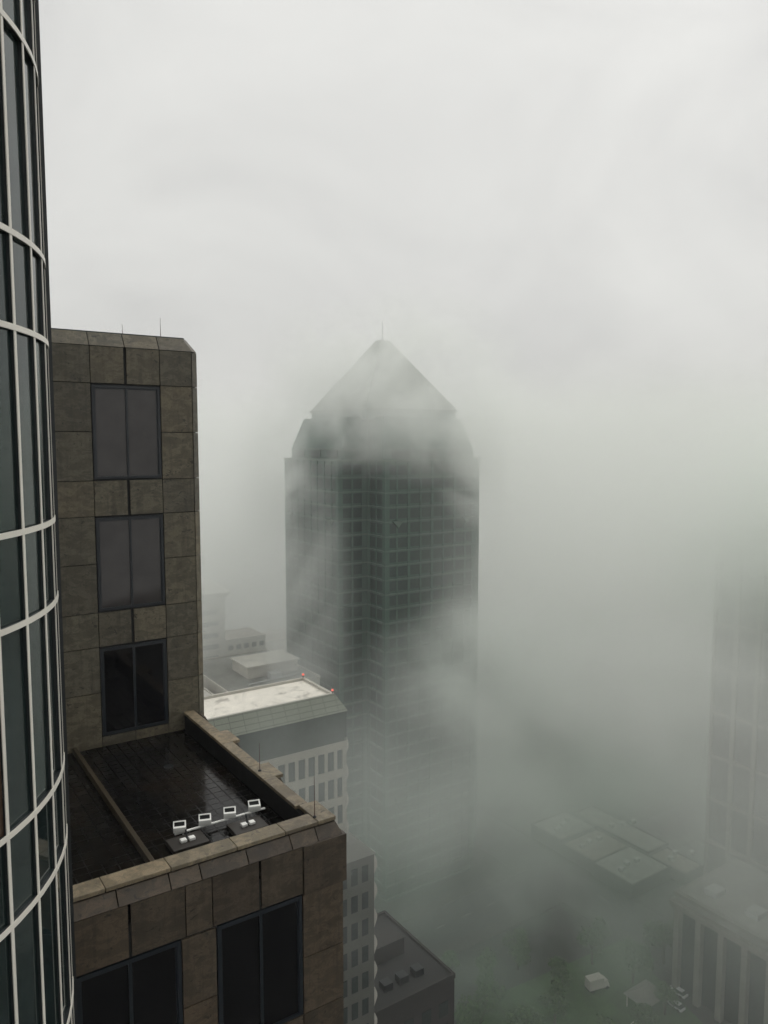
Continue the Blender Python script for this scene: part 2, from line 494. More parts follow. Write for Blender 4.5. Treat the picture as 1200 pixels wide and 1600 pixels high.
# lightning rods
def rod(loc, h, label):
    t = thing('lightning_rod', label, 'lightning rod', loc, 0, 'lightning rods on the granite block')
    m = MB(); m.tube((0, 0, .03), (0, 0, h), .012, .005, 6); m.build('spike', 'rod', t)
    m = MB(); m.tube((0, 0, 0), (0, 0, .035), .05, .03, 8); m.build('base_plate', 'darkmetal', t)
rod(F(-.42, 3.25, H - 8.66), .76, 'thin dark rod halfway along the side coping of the terrace')
rod(F(-.44, .22, H - 8.655), .98, 'tall thin rod standing on the front corner of the terrace coping')
rod(F(-.75, WY + .75, bt + H - H + .05), .62, 'taller of two thin rods on the upper roof, beside its right corner')
rod(F(-1.75, WY + 1.4, bt + .05), .42, 'shorter of two thin rods on the upper roof, farther from the corner')

# floodlights on the terrace
FX = [-2.98, -2.36, -1.73, -1.08]; FYy = 2.15; dz = H - 9.25
rail = thing('pipe_rail', 'low white pipe carrying four floodlights across the wet terrace', 'rail', F(-1.95, FYy, dz), GRID)
m = MB(); m.tube((-1.15, 0, .12), (1.15, 0, .12), .028, n=10); m.build('pipe', 'white', rail, smooth=False)
for xx in (-.95, .45):
    m = MB(); m.tube((xx, 0, 0), (xx, 0, .12), .022, n=8); m.build('post', 'galv', rail)
flabels = ['white floodlight at the left end of the pipe, farthest from the parapet corner',
           'white floodlight second from the left end of the pipe',
           'white floodlight third along the pipe, beside the right ballast block',
           'white floodlight at the right end of the pipe, nearest the parapet corner']
fl0 = None
for i, xx in enumerate(FX):
    if fl0 is None:
        t = thing('floodlight', flabels[i], 'floodlight', F(xx, FYy, dz + .15), R(15), 'floodlights on the terrace pipe')
        w, d_, h_ = .145, .062, .11
        sh = MB()                                   # open tray that leans back, lens inside
        tilt = .10
        def tray(x0, x1, y0, y1, z0, z1):
            sh.hexa([(x0, y0, z0), (x1, y0, z0), (x1, y1, z0), (x0, y1, z0), (x0, y0 + tilt, z1), (x1, y0 + tilt, z1), (x1, y1 + tilt, z1), (x0, y1 + tilt, z1)])
        sh.hexa([(-w, -d_, 0), (w, -d_, 0), (w, d_, 0), (-w, d_, 0), (-w, -d_ - .02, .10), (w, -d_ - .02, .10), (w, d_ + .08, .165), (-w, d_ + .08, .165)])
        sh.build('housing', 'white', t, bevel=.01)
        def onlid(x, s_, up): # point on the sloping lid; s_ 0 front .. 1 back
            return (x, -d_ - .02 + s_ * (2 * d_ + .10), .10 + s_ * .065 + up)
        rim = MB()
        for (xa, xb, sa, sb) in [(-w, w, 0, .24), (-w, w, .9, 1), (-w, -w + .022, .24, .9), (w - .03, w, .24, .9)]:
            rim.hexa([onlid(xa, sa, .001), onlid(xb, sa, .001), onlid(xb, sb, .001), onlid(xa, sb, .001), onlid(xa, sa, .03), onlid(xb, sa, .03), onlid(xb, sb, .03), onlid(xa, sb, .03)])
        rim.build('rim', 'white', t)
        ln = MB(); xa, xb, sa, sb = -w + .024, w - .032, .242, .898
        ln.hexa([onlid(xa, sa, .001), onlid(xb, sa, .001), onlid(xb, sb, .001), onlid(xa, sb, .001), onlid(xa, sa, .012), onlid(xb, sa, .012), onlid(xb, sb, .012), onlid(xa, sb, .012)])
        ln.build('lens', 'lens', t)
        fl0 = t
    else:
        t = copy_tree(fl0); t.location = F(xx, FYy, dz + .15); t['label'] = flabels[i]
        t.rotation_euler.z = R(15) + random.uniform(-.06, .08)
def ballast(x, y, label):
    t = thing('ballast_block', label, 'ballast block', F(x, y, dz), GRID, 'ballast blocks under the floodlights')
    m = MB(); m.box(-.42, .42, -.30, .30, 0, .12); m.build('slab', 'timber', t, bevel=.015)
    for sx in (-.1, .1):
        m = MB(); m.box(sx - .07, sx + .07, -.09, .05, .12, .19); m.build('clamp', 'white', t, bevel=.012)
    m = MB(); m.tube((0, 0, .12), (0, .1, .34), .022, n=8); m.build('strut', 'darkmetal', t)
ballast(-1.5, 1.62, 'square black ballast slab with two white clamps, nearer the parapet corner')
ballast(-2.95, 1.72, 'square black ballast slab with white clamps, half lost in the dark')

# ------------------------------------------------------------------ 2. curved glass tower
RC = 4.72; CX, CY = -9.58, 10.2; DA = 8.14
gt = thing('glass_tower', 'curved glass tower front with cream mullions at the picture edge', 'building', (CX, CY, 0), 0)
base_ring = [.5385, .445, .2235, .1228, -.101, -.2013, -.4207, -.5216, -.7414]
def ring_z():
    zs_ = []
    for k in range(-7, 4):
        zs_ += [12.13 * (.1228 + .3218 * k), 12.13 * (.2235 + .3218 * k)]
    return [H + z for z in zs_]
RZ = ring_z()
zlo, zhi = RZ[0], RZ[-1]
def pol(a, r, z): return (r * math.cos(R(a)), r * math.sin(R(a)), z)
def arc_band(mb, a0, a1, r0, r1, z0, z1, n):
    for i in range(n):
        b0 = a0 + (a1 - a0) * i / n; b1 = a0 + (a1 - a0) * (i + 1) / n
        mb.hexa([pol(b0, r0, z0), pol(b0, r1, z0), pol(b1, r1, z0), pol(b1, r0, z0), pol(b0, r0, z1), pol(b0, r1, z1), pol(b1, r1, z1), pol(b1, r0, z1)])
K0, K1 = -15, 3
angs = [DA * k for k in range(K0, K1 + 1)]
c_ = MB(); c_.prism([(4.55 * math.cos(R(a)), 4.55 * math.sin(R(a))) for a in range(0, 360, 6)], H - 60, zhi + .3); c_.build('tower_core', 'core', gt)
rest = MB()
def pane_mb(mb, a0, a1, z0, z1):
    j = lambda: RC - random.uniform(0, .010)
    q0, q1, q2 = j(), j(), j(); q3 = q1 + q2 - q0
    mb.hexa([pol(a0, RC - .05, z0), pol(a0, q0, z0), pol(a1, q1, z0), pol(a1, RC - .05, z0), pol(a0, RC - .05, z1), pol(a0, q2, z1), pol(a1, q3, z1), pol(a1, RC - .05, z1)])
for ci in range(len(angs) - 1):
    a0, a1 = angs[ci], angs[ci + 1]
    for ri in range(len(RZ) - 1):
        z0, z1 = RZ[ri], RZ[ri + 1]
        vis = ci >= len(angs) - 7 and 4 <= ri <= len(RZ) - 3
        if vis:
            p = MB(); pane_mb(p, a0, a1, z0, z1)
            is_brown = (ci == len(angs) - 6 and abs(z0 - (H - 12.13 * .4207)) < .3)
            o = p.build('pane', 'brownglass' if is_brown else 'tealglass', gt)
            if is_brown: o['label'] = 'brownish glass pane'
        else:
            pane_mb(rest, a0, a1, z0, z1)
tag(rest.build('glazing', 'tealglass', gt), kind='stuff')
hw = math.degrees(.024 / RC)
for a in angs:
    m = MB(); arc_band(m, a - hw, a + hw, RC - .02, RC + .032, zlo, zhi, 1); mu = m.build('mullion', 'darkmetal', gt)
    m = MB(); arc_band(m, a - hw * 1.25, a + hw * 1.25, RC + .032, RC + .045, zlo, zhi, 1); m.build('cap', 'cream', mu)
for z in RZ:
    m = MB(); arc_band(m, angs[0], angs[-1], RC - .02, RC + .038, z - .032, z + .032, 38); tr = m.build('transom', 'darkmetal', gt)
    m = MB(); arc_band(m, angs[0], angs[-1], RC + .038, RC + .055, z - .040, z + .040, 38); m.build('cap', 'cream', tr)
m = MB(); arc_band(m, angs[-1] + .5, angs[-1] + 2.6, RC - .1, RC + .10, H - 60, zhi, 1); m.build('corner_post', 'darkmetal', gt)
m = MB(); arc_band(m, angs[-1] + 2.6, angs[-1] + 100, RC - .1, RC + .0, H - 60, zhi, 20); m.build('side_wall', 'darkmetal', gt)
m = MB(); arc_band(m, angs[0] - 120, angs[0], RC - .1, RC, H - 60, zhi, 24); m.build('rear_wall', 'darkmetal', gt)
m = MB(); m.prism([(5 * math.cos(R(a)), 5 * math.sin(R(a))) for a in range(0, 360, 6)], 0, H - 60); m.build('tower_base', 'darkmetal', gt)
m = MB(); m.prism([(-7.8, 0), (0.0, 0), (0.0, 17), (-7.8, 17)], 0, H - 60); m.build('block_base', 'granite_warm', gb)

# ------------------------------------------------------------------ 3. central tower with pyramid roof
TC = Vector((-.5, 236, 0))
tw = thing('pyramid_tower', 'tall granite office tower with a pyramid roof half hidden in fog', 'skyscraper', TC, GRID)
L, Wd = 25.3, 16.1
def plus(l, w):
    return [(-w, -l), (w, -l), (w, -w), (l, -w), (l, w), (w, w), (w, l), (-w, l), (-w, w), (-l, w), (-l, -w), (-w, -w)]
zstep = H - 4.7
FL = 3.98
m = MB(); m.prism(plus(L - .35, Wd - .35), 0, zstep - .6); m.build('shaft', 'tstone', tw)
# crown: set back arms with sloping ends, then the drum and the pyramid
m = MB()
m.prism(plus(L - 2.2, Wd - .8), zstep - .6, H - 1.8)
m.loft([(x, y, H - 1.8) for x, y in plus(L - 2.2, Wd - .8)], [(x, y, H + 7.0) for x, y in plus(L - 5.2, Wd - 3.2)])
m.build('crown_wall', 'tstone', tw)
m = MB(); m.prism(plus(L + .15, Wd + .15), zstep - .6, zstep); m.prism(plus(L - 2.0, Wd - .6), H - 2.2, H - 1.8); m.build('cornice', 'tband', tw)
hs = 16.3
sq = lambda h, z: [(-h, -h, z), (h, -h, z), (h, h, z), (-h, h, z)]
m = MB(); m.loft(sq(hs - .5, H + 6.2), sq(hs - .5, H + 9.0)); m.build('drum', 'tstone', tw)
m = MB(); m.loft(sq(hs, H + 9.0), sq(hs, H + 9.5)); m.loft(sq(hs - .15, H + 9.5), sq(1.5, H + 30.5)); m.build('roof', 'troof', tw)
m = MB(); m.tube((0, 0, H + 30.4), (0, 0, H + 36.2), .13, .06, 6); m.build('antenna', 'darkmetal', tw)
# visible facets: (start, direction, length, outward normal) in tower space
facets = [((-Wd, -L), (1, 0), 2 * Wd, (0, -1)), ((Wd, -L), (0, 1), L - Wd, (1, 0)), ((Wd, -Wd), (1, 0), L - Wd, (0, -1)),
          ((L, -Wd), (0, 1), 2 * Wd, (1, 0)), ((-L, -Wd), (1, 0), L - Wd, (0, -1)), ((-Wd, -L), (0, 1), L - Wd, (-1, 0)),
          ((-L, -Wd), (0, 1), 2 * Wd, (-1, 0))]
nfl = 31
def strip(mb, st, d, n_, s0, s1, o0, o1, z0, z1):
    p = lambda s_, o_, z: (st[0] + d[0] * s_ + n_[0] * o_, st[1] + d[1] * s_ + n_[1] * o_, z)
    mb.hexa([p(s0, o0, z0), p(s1, o0, z0), p(s1, o1, z0), p(s0, o1, z0), p(s0, o0, z1), p(s1, o0, z1), p(s1, o1, z1), p(s0, o1, z1)])
far = MB(); far2 = MB()
for k in range(nfl):
    z1 = zstep - 1.2 - FL * k
    band = MB()
    for fi, (st, d, ln, n_) in enumerate(facets):
        strip(band, st, d, n_, 0, ln, -.4, .0, z1 - FL, z1 - FL + .34)
    band.build('spandrel', 'tband', tw)
    for fi in (0, 4, 5, 6):
        st, d, ln, n_ = facets[fi]
        if k < 20:
            w = MB(); strip(w, st, d, n_, .9, ln - .9, -.4, -.18, z1 - FL + 1.0, z1 - .25); w.build('window', 'twin', tw)
        else:
            strip(far, st, d, n_, .9, ln - .9, -.4, -.18, z1 - FL + 1.0, z1 - .25)
    for fi in (1, 2, 3):
        st, d, ln, n_ = facets[fi]
        strip(far, st, d, n_, .9, ln - .9, -.4, -.18, z1 - FL + 1.0, z1 - .25)
tag(far.build('window_band', 'twin', tw), kind='stuff')
for fi, (st, d, ln, n_) in enumerate(facets):
    nb = max(2, round(ln / 3.9)); bays = ln / nb
    for q in range(nb + 1):
        hwid = .75 if q in (0, nb) else (.42 if q % 2 == 0 else .26)
        c0 = min(max(q * bays, hwid), ln - hwid)
        m = MB(); strip(m, st, d, n_, c0 - hwid, c0 + hwid, -.38, -.06, 4, zstep - .6); m.build('pier', 'tstone', tw)
# crown windows and louvres
cw_ = MB()
for fi in (0, 4, 5, 6):
    st, d, ln, n_ = facets[fi]
    for s0 in ([ln * .12, ln * .42, ln * .72] if ln > 20 else [ln * .3]):
        l2 = ln * .18 if ln > 20 else ln * .4
        w = MB(); strip(w, st, d, n_, s0, s0 + l2, -2.3, -2.05, zstep + .4, H - 2.3); w.build('louvre', 'twin', tw)
# sloped stone corbels where the bays step out
for fi in (0, 6):
    st, d, ln, n_ = facets[fi]
    for s0 in ([2.2, ln - 5.7] if fi == 0 else [2.2, ln - 5.7]):
        zc = zstep - 1.2 - FL * 4 + .35
        p = lambda s_, o_, z: (st[0] + d[0] * s_ + n_[0] * o_, st[1] + d[1] * s_ + n_[1] * o_, z)
        m = MB(); m.loft([p(s0, -.05, zc), p(s0 + 3.4, -.05, zc), p(s0 + 2.3, -.05, zc - 1.9)], [p(s0, .7, zc), p(s0 + 3.4, .7, zc), p(s0 + 2.3, .1, zc - 1.9)])
        m.build('corbel', 'tband', tw)

# ------------------------------------------------------------------ 4. beige office slab with red beacons
PB = Vector((-6.73, 100.9, 0))
bo = thing('beige_office', 'beige precast office slab with white roof, green tiled fascia and rows of windows', 'building', PB, GRID)
LX, DY = -46.0, 8.6
o1 = 1.35
zr = H - 33.7
m = MB(); m.box(LX, 0, 0, DY, zr - .5, zr - .35); m.build('roof', 'roofwhite', bo)
m = MB()
for a_ in [(LX, 0, 0, .35), (LX, 0, DY - .35, DY), (-.35, 0, .35, DY - .35)]: m.box(a_[0], a_[1], a_[2], a_[3], zr - .8, zr)
m.build('parapet', 'beigelight', bo)
def rect(x0, x1, y0, y1, z): return [(x0, y0, z), (x1, y0, z), (x1, y1, z), (x0, y1, z)]
m = MB(); m.loft(rect(LX, o1, -o1, DY + o1, zr - 2.3), rect(LX, .02, -.02, DY + .02, zr - .05), cap=False); m.build('fascia', 'greenband', bo)
m = MB(); m.box(LX, o1 - .15, -o1 + .15, DY + o1 - .15, zr - 6.4, zr - 2.3); m.build('glass_storey', 'darkband', bo)
m = MB(); m.box(LX, o1 - .45, -o1 + .45, DY + o1 - .45, 0, zr - 6.4); m.build('wall', 'beige', bo)
fz = 3.85; pw = 1.46
grid = MB()                       # raised precast grid: bands and piers leave the window openings
y_f = -o1 + .15
for k in range(12):
    zt_ = zr - 6.4 - fz * k
    grid.box(LX, o1 - .15, y_f, -o1 + .45, zt_ - 1.15, zt_)
    for j in range(24):
        xr = o1 - .15 - pw * j
        grid.box(xr - (.62 if j == 0 else .46), xr, y_f, -o1 + .45, zt_ - fz, zt_ - 1.15)
grid.build('facade_grid', 'beige', bo)
wm = None
for k in range(5):
    for j in range(14):
        x1_ = o1 - .15 - pw * j - (.62 if j == 0 else .46); x0_ = o1 - .15 - pw * (j + 1)
        if wm is None or j == 0:
            q = MB(); q.box(0, x1_ - x0_, 0, .06, 0, 2.66); w = q.build('window', 'offwin', bo); 
            if j: wm = w
        else:
            w = copy_obj(wm, bo)
        w.location = (x0_, y_f + .2, zr - 6.4 - fz * k - 1.15 - 2.68)
for k in range(16):               # sloping ledges that serrate the short end
    zt_ = zr - 6.0 - fz * k
    e = o1 - .45
    m = MB(); m.loft([(e, -o1 + .15, zt_), (e + .35, -o1 + .15, zt_), (e + .62, -o1 + .15, zt_ - .9), (e + .62, -o1 + .15, zt_ - 1.5), (e, -o1 + .15, zt_ - 2.7)],
                   [(e, DY, zt_), (e + .35, DY, zt_), (e + .62, DY, zt_ - .9), (e + .62, DY, zt_ - 1.5), (e, DY, zt_ - 2.7)])
    m.build('ledge', 'beigelight', bo)
# lower, wider tier
z2 = H - 54.5; e2 = 4.2
m = MB(); m.box(LX + 10, e2, -3.4, DY + 3, 0, z2 - 1.5); m.build('lower_wall', 'beige_shaded', bo)
m = MB(); m.loft(rect(LX + 10, e2 + .2, -3.6, DY + 3, z2 - 1.5), rect(LX + 10, e2 - 1.4, -1.9, DY + 1.5, z2)); m.build('lower_roof', 'beige_shaded', bo)
lowband = MB()
for k in range(9):
    zt_ = z2 - 1.9 - fz * k
    for j in range(3):
        x1_ = e2 - 1.0 - j * 1.7
        q = MB(); q.box(x1_ - 1.0, x1_, -3.46, -3.36, zt_ - 3.2, zt_ - .9); q.build('window', 'offwin', bo)
    for j in range(3, 16):
        x1_ = e2 - 1.0 - j * 1.7; lowband.box(x1_ - 1.0, x1_, -3.46, -3.36, zt_ - 3.2, zt_ - .9)
    m = MB(); m.loft([(e2, -3.4, zt_), (e2 + .15, -3.4, zt_), (e2 + .5, -3.4, zt_ - .9), (e2 + .5, -3.4, zt_ - 1.5), (e2, -3.4, zt_ - 2.7)],
                   [(e2, DY, zt_), (e2 + .15, DY, zt_), (e2 + .5, DY, zt_ - .9), (e2 + .5, DY, zt_ - 1.5), (e2, DY, zt_ - 2.7)])
    m.build('ledge', 'beigelight', bo)
tag(lowband.build('window_band', 'offwin', bo), kind='stuff')
def onbo(x, y, z): return PB + A * x + B * y + Vector((0, 0, z))
for (x, y, lb) in [(-.2, .1, 'red glowing warning beacon on the near corner of the white roof'), (-.2, DY - .15, 'red glowing warning beacon on the far corner of the white roof')]:
    t = thing('warning_beacon', lb, 'beacon', onbo(x, y, zr), 0, 'red warning beacons')
    m = MB(); m.tube((0, 0, 0), (0, 0, .35), .07, n=8); m.build('stem', 'darkmetal', t)
    m = MB(); m.tube((0, 0, .35), (0, 0, .56), .20, .13, n=12); m.build('lamp', 'beacon', t)

# ------------------------------------------------------------------ 5. far low buildings at left
def box_building(name, label, px, py, ang, x0, x1, y0, y1, ztop, wall='pale', roof='paleroof', para=.8, wn=None, winrows=0):
    t = thing(name, label, 'building', (px, py, 0), ang)
    m = MB(); m.box(x0, x1, y0, y1, 0, ztop - para); m.build('wall', wall, t)
    m = MB(); m.box(x0 + .3, x1 - .3, y0 + .3, y1 - .3, ztop - para, ztop - .4); m.build('roof', roof, t)
    m = MB(); e = .3
    m.box(x0 - .1, x1 + .1, y0 - .1, y0 + e, ztop - para, ztop); m.box(x0 - .1, x1 + .1, y1 - e, y1 + .1, ztop - para, ztop)
    m.box(x0 - .1, x0 + e, y0 + e, y1 - e, ztop - para, ztop); m.box(x1 - e, x1 + .1, y0 + e, y1 - e, ztop - para, ztop)
    m.build('parapet', wall, t)
    for r_ in range(winrows):
        zz = ztop - 2.2 - 3.8 * r_
        nwin = max(2, int((x1 - x0) / 3))
        for j in range(nwin):
            xx = x0 + (j + .5) * (x1 - x0) / nwin
            m = MB(); m.box(xx - .9, xx + .9, y0 - .04, y0 + .05, zz - 1.7, zz); m.build('window', 'offwin', t)
    return t


# the dark-roofed block with the white penthouse
t = box_building('flat_roofed_block', 'grey flat-roofed block in the mist carrying a white boxy penthouse', -36.5, 201.2, GRID, -9, 17, -9, 24, H - 63, 'pale', 'greyroof', winrows=2)
m = MB(); m.box(0, 15, 0, 10.5, H - 63.4, H - 60.3); m.build('penthouse', 'pale', t)
m = MB(); m.box(-.4, 15.4, -.4, 10.9, H - 60.3, H - 60.0); m.build('penthouse_roof', 'paleroof', t)
m = MB(); m.tube((-2, -5, H - 63.3), (14, -3, H - 63.3), .3, n=6); m.box(5, 8, -4, -1.5, H - 63.4, H - 61.8); m.build('roof_plant', 'galv', t)
box_building('annex', 'low pale flat roof just behind the white office roof, left of the grey block', -49, 183, GRID, -20, 9, 0, 15, H - 64, 'pale', 'paleroof')
t = box_building('terrace_house', 'long pale low building with a tan roof behind the grey block', -55, 268, GRID, -10, 14, 0, 14, H - 70, 'pale', 'tanroof', winrows=2)
tag(t, cat='building')
t = thing('mist_tower', 'pale slender concrete tower with a flared cap fading into mist', 'tower', (-64.5, 262, 0), GRID)
m = MB(); m.loft(rect(-7, 7, -7, 7, 0), rect(-7, 7, -7, 7, H - 53)); m.build('shaft', 'pale', t)
m = MB(); m.loft(rect(-7.2, 7.2, -7.2, 7.2, H - 53), rect(-9, 9, -9, 9, H - 51)); m.loft(rect(-9, 9, -9, 9, H - 51), rect(-4, 4, -4, 4, H - 47.5)); m.build('cap', 'paleroof', t)
for k in range(8):
    m = MB(); m.box(-4.5, 4.5, -7.06, -6.9, H - 57 - 4 * k - 1.6, H - 57 - 4 * k); m.build('window', 'offwin', t)
for i, (px, py, w_, d_, z_, lb) in enumerate([(-120, 330, 40, 26, -88, 'broad grey flat-roofed hall far off in the mist at left'), (-88, 300, 26, 20, -96, 'small pale hall far off below the slender tower'), (-70, 372, 44, 20, -100, 'long low shed nearly lost in mist beside the central tower')]):
    box_building('hall', lb, px, py, GRID, 0, w_, 0, d_, H + z_, 'pale', ('greyroof', 'paleroof', 'tanroof')[i])

# ------------------------------------------------------------------ 6. right: columned building, pilastered tower, flat roofs
PR = Vector((67.9, 172.1, 0))
pr = thing('columned_building', 'low pale building with a double cornice over a row of square columns', 'building', PR, GRID)
zp = H - 105
m = MB(); m.box(2.4, 26, -70, -1.5, 0, zp - 4.2); m.build('wall', 'darkband', pr)
m = MB(); m.box(0, 26, -70, 0, zp - 4.2, zp - 3.2); m.box(-.5, 26, -70, .5, zp - 3.2, zp - 2.5); m.build('lower_cornice', 'fogstone', pr)
m = MB(); m.box(.8, 26, -70, -.8, zp - 2.5, zp - .9); m.build('frieze', 'greyroof', pr)
m = MB(); m.box(.3, 26, -70, -.3, zp - .9, zp - .2); m.build('upper_cornice', 'fogstone', pr)
m = MB(); m.box(1.2, 25.5, -69, -1.2, zp - .2, zp - .05); m.build('roof', 'greyroof', pr)
for j in range(6):
    m = MB(); m.box(5, 9, -8 - 10 * j, -5 - 10 * j, zp - .05, zp + 1.2); m.build('roof_plant', 'galv', pr)
for j in range(12):
    m = MB(); m.box(.3, 1.7, -1.9 - j * 5.6, -.5 - j * 5.6, 0, zp - 4.2); m.build('column', 'fogstone', pr)
pt = thing('pilaster_tower', 'tall dark glazed tower with pale pilasters at the right edge, fading up into fog', 'skyscraper', PR + A * 27.4 + B * 9.7, GRID)
ztp = H - 24
m = MB(); m.box(.5, 36, -70, -.5, 0, ztp); m.build('wall', 'darkband', pt)
for j in range(12):
    hw_ = .55 if j else .35
    m = MB(); m.box(-.3, .5, -.3 - hw_ * 2 - j * 5.8, -.3 - j * 5.8, 0, ztp); m.build('pilaster', 'fogstone', pt)
for j in range(6):
    m = MB(); m.box(.8 + j * 6.8, 2 + j * 6.8, -.5, .3, 0, ztp); m.build('pilaster', 'fogstone', pt)
for k in range(7):
    zz = H - 105 + 11.7 * k - .6
    m = MB(); m.box(.0, .5, -70, -1.0, zz, zz + .9); m.build('floor_band', 'fogstone', pt)
    for j in range(5):
        for q in range(3):
            m = MB(); m.box(.42, .5, -5.8 - j * 5.8 + .0, -1.5 - j * 5.8, zz + 1.3 + 3.5 * q, zz + 4.2 + 3.5 * q); m.build('window', 'offwin', pt)
m = MB(); m.box(-.6, 37, -71, .3, ztp, ztp + 2); m.build('roof', 'fogstone', pt)
# low flat roofs in the middle distance
FR = Vector((48.6, 243.0, 0))
rl = [('low_warehouse', 'pale flat-roofed low building at the far left of the roof cluster', 0.0, 16.3, -13.0, 0.0, -125.2, 'worn_roof'),
      ('low_warehouse', 'tan flat roof in the middle of the low roof cluster', 0.0, 16.8, -26.3, -13.2, -126.0, 'tanroof'),
      ('low_warehouse', 'grey flat roof with vents, low in the roof cluster', -1.1, 16.3, -41.3, -26.5, -125.6, 'greyroof'),
      ('low_warehouse', 'long pale roof on the right side of the low roof cluster', 17.2, 27.2, -32.6, -2.2, -125.4, 'worn_roof'),
      ('low_warehouse', 'small tan roof at the front right of the low roof cluster', 17.2, 26.1, -45.6, -32.9, -126.2, 'tanroof')]
for nm, lb, x0, x1, y0, y1, z, rf in rl:
    t = box_building(nm, lb, FR.x, FR.y, GRID, x0, x1, y0, y1, H + z, 'brick', rf, para=.6)
    t['group'] = 'low flat roofs in the middle distance'
    for q in range(3):
        m = MB(); xx = x0 + 3 + 4 * q; yy = (y0 + y1) / 2 + random.uniform(-2, 2)
        m.box(xx, xx + 1.6, yy, yy + 1.2, H + z - .42, H + z + .7); m.build('roof_unit', 'galv', t)
# dark brick block below the terrace
db = box_building('brick_block', 'dark brick block with a black tar roof down in the street canyon', .97, 109.2, GRID, -9, 12.5, 0, 20, H - 85, 'brick', 'darkroof', winrows=0)
for k in range(6):
    for j in range(6):
        m = MB(); m.box(-7.6 + 3.4 * j, -5.8 + 3.4 * j, -.05, .05, H - 91.4 - 3.9 * k, H - 89 - 3.9 * k); m.build('window', 'offwin', db)
m = MB(); m.box(-6, -1, 4, 8, H - 85.4, H - 83.4); m.build('roof_plant', 'brick', db)
m = MB(); m.box(3, 9, 9, 13, H - 85.4, H - 82.6); m.build('stair_head', 'brick', db)
for k in range(3):
    m = MB(); m.box(1 + 3 * k, 2.6 + 3 * k, 3, 4.6, H - 85.4, H - 84.3); m.build('roof_unit', 'darkmetal', db)
box_building('brick_annex', 'lower dark block in front of the black tar roof', 3.5, 96, GRID, -8, 11, 0, 12, H - 93, 'brick', 'darkroof')

# ------------------------------------------------------------------ 7. ground
def struct(name, mb, mat):
    o = mb.build(name, mat); o['kind'] = 'structure'; return o
m = MB(); m.v = [(-1600, -400, 0), (1600, -400, 0), (1600, 2600, 0), (-1600, 2600, 0)]; m.f = [(0, 1, 2, 3)]
struct('ground', m, 'ground')
def lay(mb, x0, x1, y0, y1, z):          # grid-aligned sheet, coordinates along a / b from the centre tower
    p = lambda x, y: tuple(TC + A * x + B * y + Vector((0, 0, z)))
    b = len(mb.v); mb.v += [p(x0, y0), p(x1, y0), p(x1, y1), p(x0, y1)]; mb.f.append((b, b+1, b+2, b+3))
rd = MB(); ln_ = MB(); pv = MB()
XS = [-150, -38, 37, 130]; YS = [-150, -42, 38, 130, 230]
for x in XS: lay(rd, x - 7, x + 7, -300, 400, .004)
for y in YS:
    for i in range(len(XS) + 1):
        xa = -300 if i == 0 else XS[i-1] + 7; xb = 400 if i == len(XS) else XS[i] - 7
        lay(rd, xa, xb, y - 7, y + 7, .004)
        for q in range(int((xb - xa) / 9)): lay(ln_, xa + 9 * q + 2, xa + 9 * q + 5, y - .09, y + .09, .008)
for x in XS:
    for q in range(70): lay(ln_, x - .09, x + .09, -300 + 10 * q, -296 + 10 * q, .008)
struct('road', rd, 'asphalt'); struct('road_markings', ln_, 'line')
for i in range(len(XS) - 1):
    for j in range(len(YS) - 1):
        x0, x1, y0, y1 = XS[i] + 7, XS[i+1] - 7, YS[j] + 7, YS[j+1] - 7
        for (xa, xb, ya, yb) in [(x0, x1, y0, y0 + 4), (x0, x1, y1 - 4, y1), (x0, x0 + 4, y0 + 4, y1 - 4), (x1 - 4, x1, y0 + 4, y1 - 4)]:
            q = [TC + A * x_ + B * y_ for x_, y_ in ((xa, ya), (xb, ya), (xb, yb), (xa, yb))]
            pv.prism([(v.x, v.y) for v in q], 0, .13)
struct('pavement', pv, 'pavement')
gr = MB(); gr.prism([(8, 160), (62, 190), (72, 160), (44, 138), (12, 138)], 0, .06); struct('lawn', gr, 'grass')

# trees ------------------------------------------------------------
def leaf_crown(seed, r, h, n):
    rnd = random.Random(seed); mb = MB()
    clumps = []
    for k in range(11):
        a = rnd.uniform(0, 6.283); q = rnd.uniform(.15, .75) * r; z = rnd.uniform(.15, .9) * h
        clumps.append((q * math.cos(a), q * math.sin(a), z, rnd.uniform(.28, .5) * r))
    for k in range(n):
        cx, cy, cz, cr = rnd.choice(clumps)
        while True:
            d = Vector((rnd.uniform(-1, 1), rnd.uniform(-1, 1), rnd.uniform(-1, 1)))
            if .3 < d.length < 1: break
        p = Vector((cx, cy, cz)) + d.normalized() * cr * rnd.uniform(.55, 1.08)
        nrm = (d + Vector((rnd.uniform(-.6, .6), rnd.uniform(-.6, .6), rnd.uniform(-.2, .8)))).normalized()
        u = nrm.orthogonal().normalized(); w = nrm.cross(u); s_ = rnd.uniform(.18, .42)
        b = len(mb.v); mb.v += [tuple(p + u * s_), tuple(p + w * s_ * .6), tuple(p - u * s_), tuple(p - w * s_ * .6)]; mb.f.append((b, b+1, b+2, b+3))
    return mb
protos = []
for s_ in range(3):
    t = thing('street_tree', 'x', 'tree', (0, 0, 0), 0)
    hh = 3.2 + s_ * .4
    m = MB(); m.tube((0, 0, 0), (.1, .05, hh), .28, .18); 
    for k in range(5):
        a = k * 1.257 + s_; m.tube((.1, .05, hh - .3), (1.7 * math.cos(a), 1.7 * math.sin(a), hh + 2.2), .12, .05, 6)
    m.build('trunk', 'bark', t)
    cr = leaf_crown(10 + s_, 3.6 + .3 * s_, 5.6, 1500).build('crown', 'leaf', t); cr.location = (0, 0, hh - .4)
    protos.append(t)
tl = [(16, 176), (24, 166), (33, 179), (41, 170), (52, 181), (60, 174), (30, 153), (38, 160), (47, 150), (57, 158), (20, 155), (64, 164), (43, 142), (28, 143), (70, 181), (12, 163)]
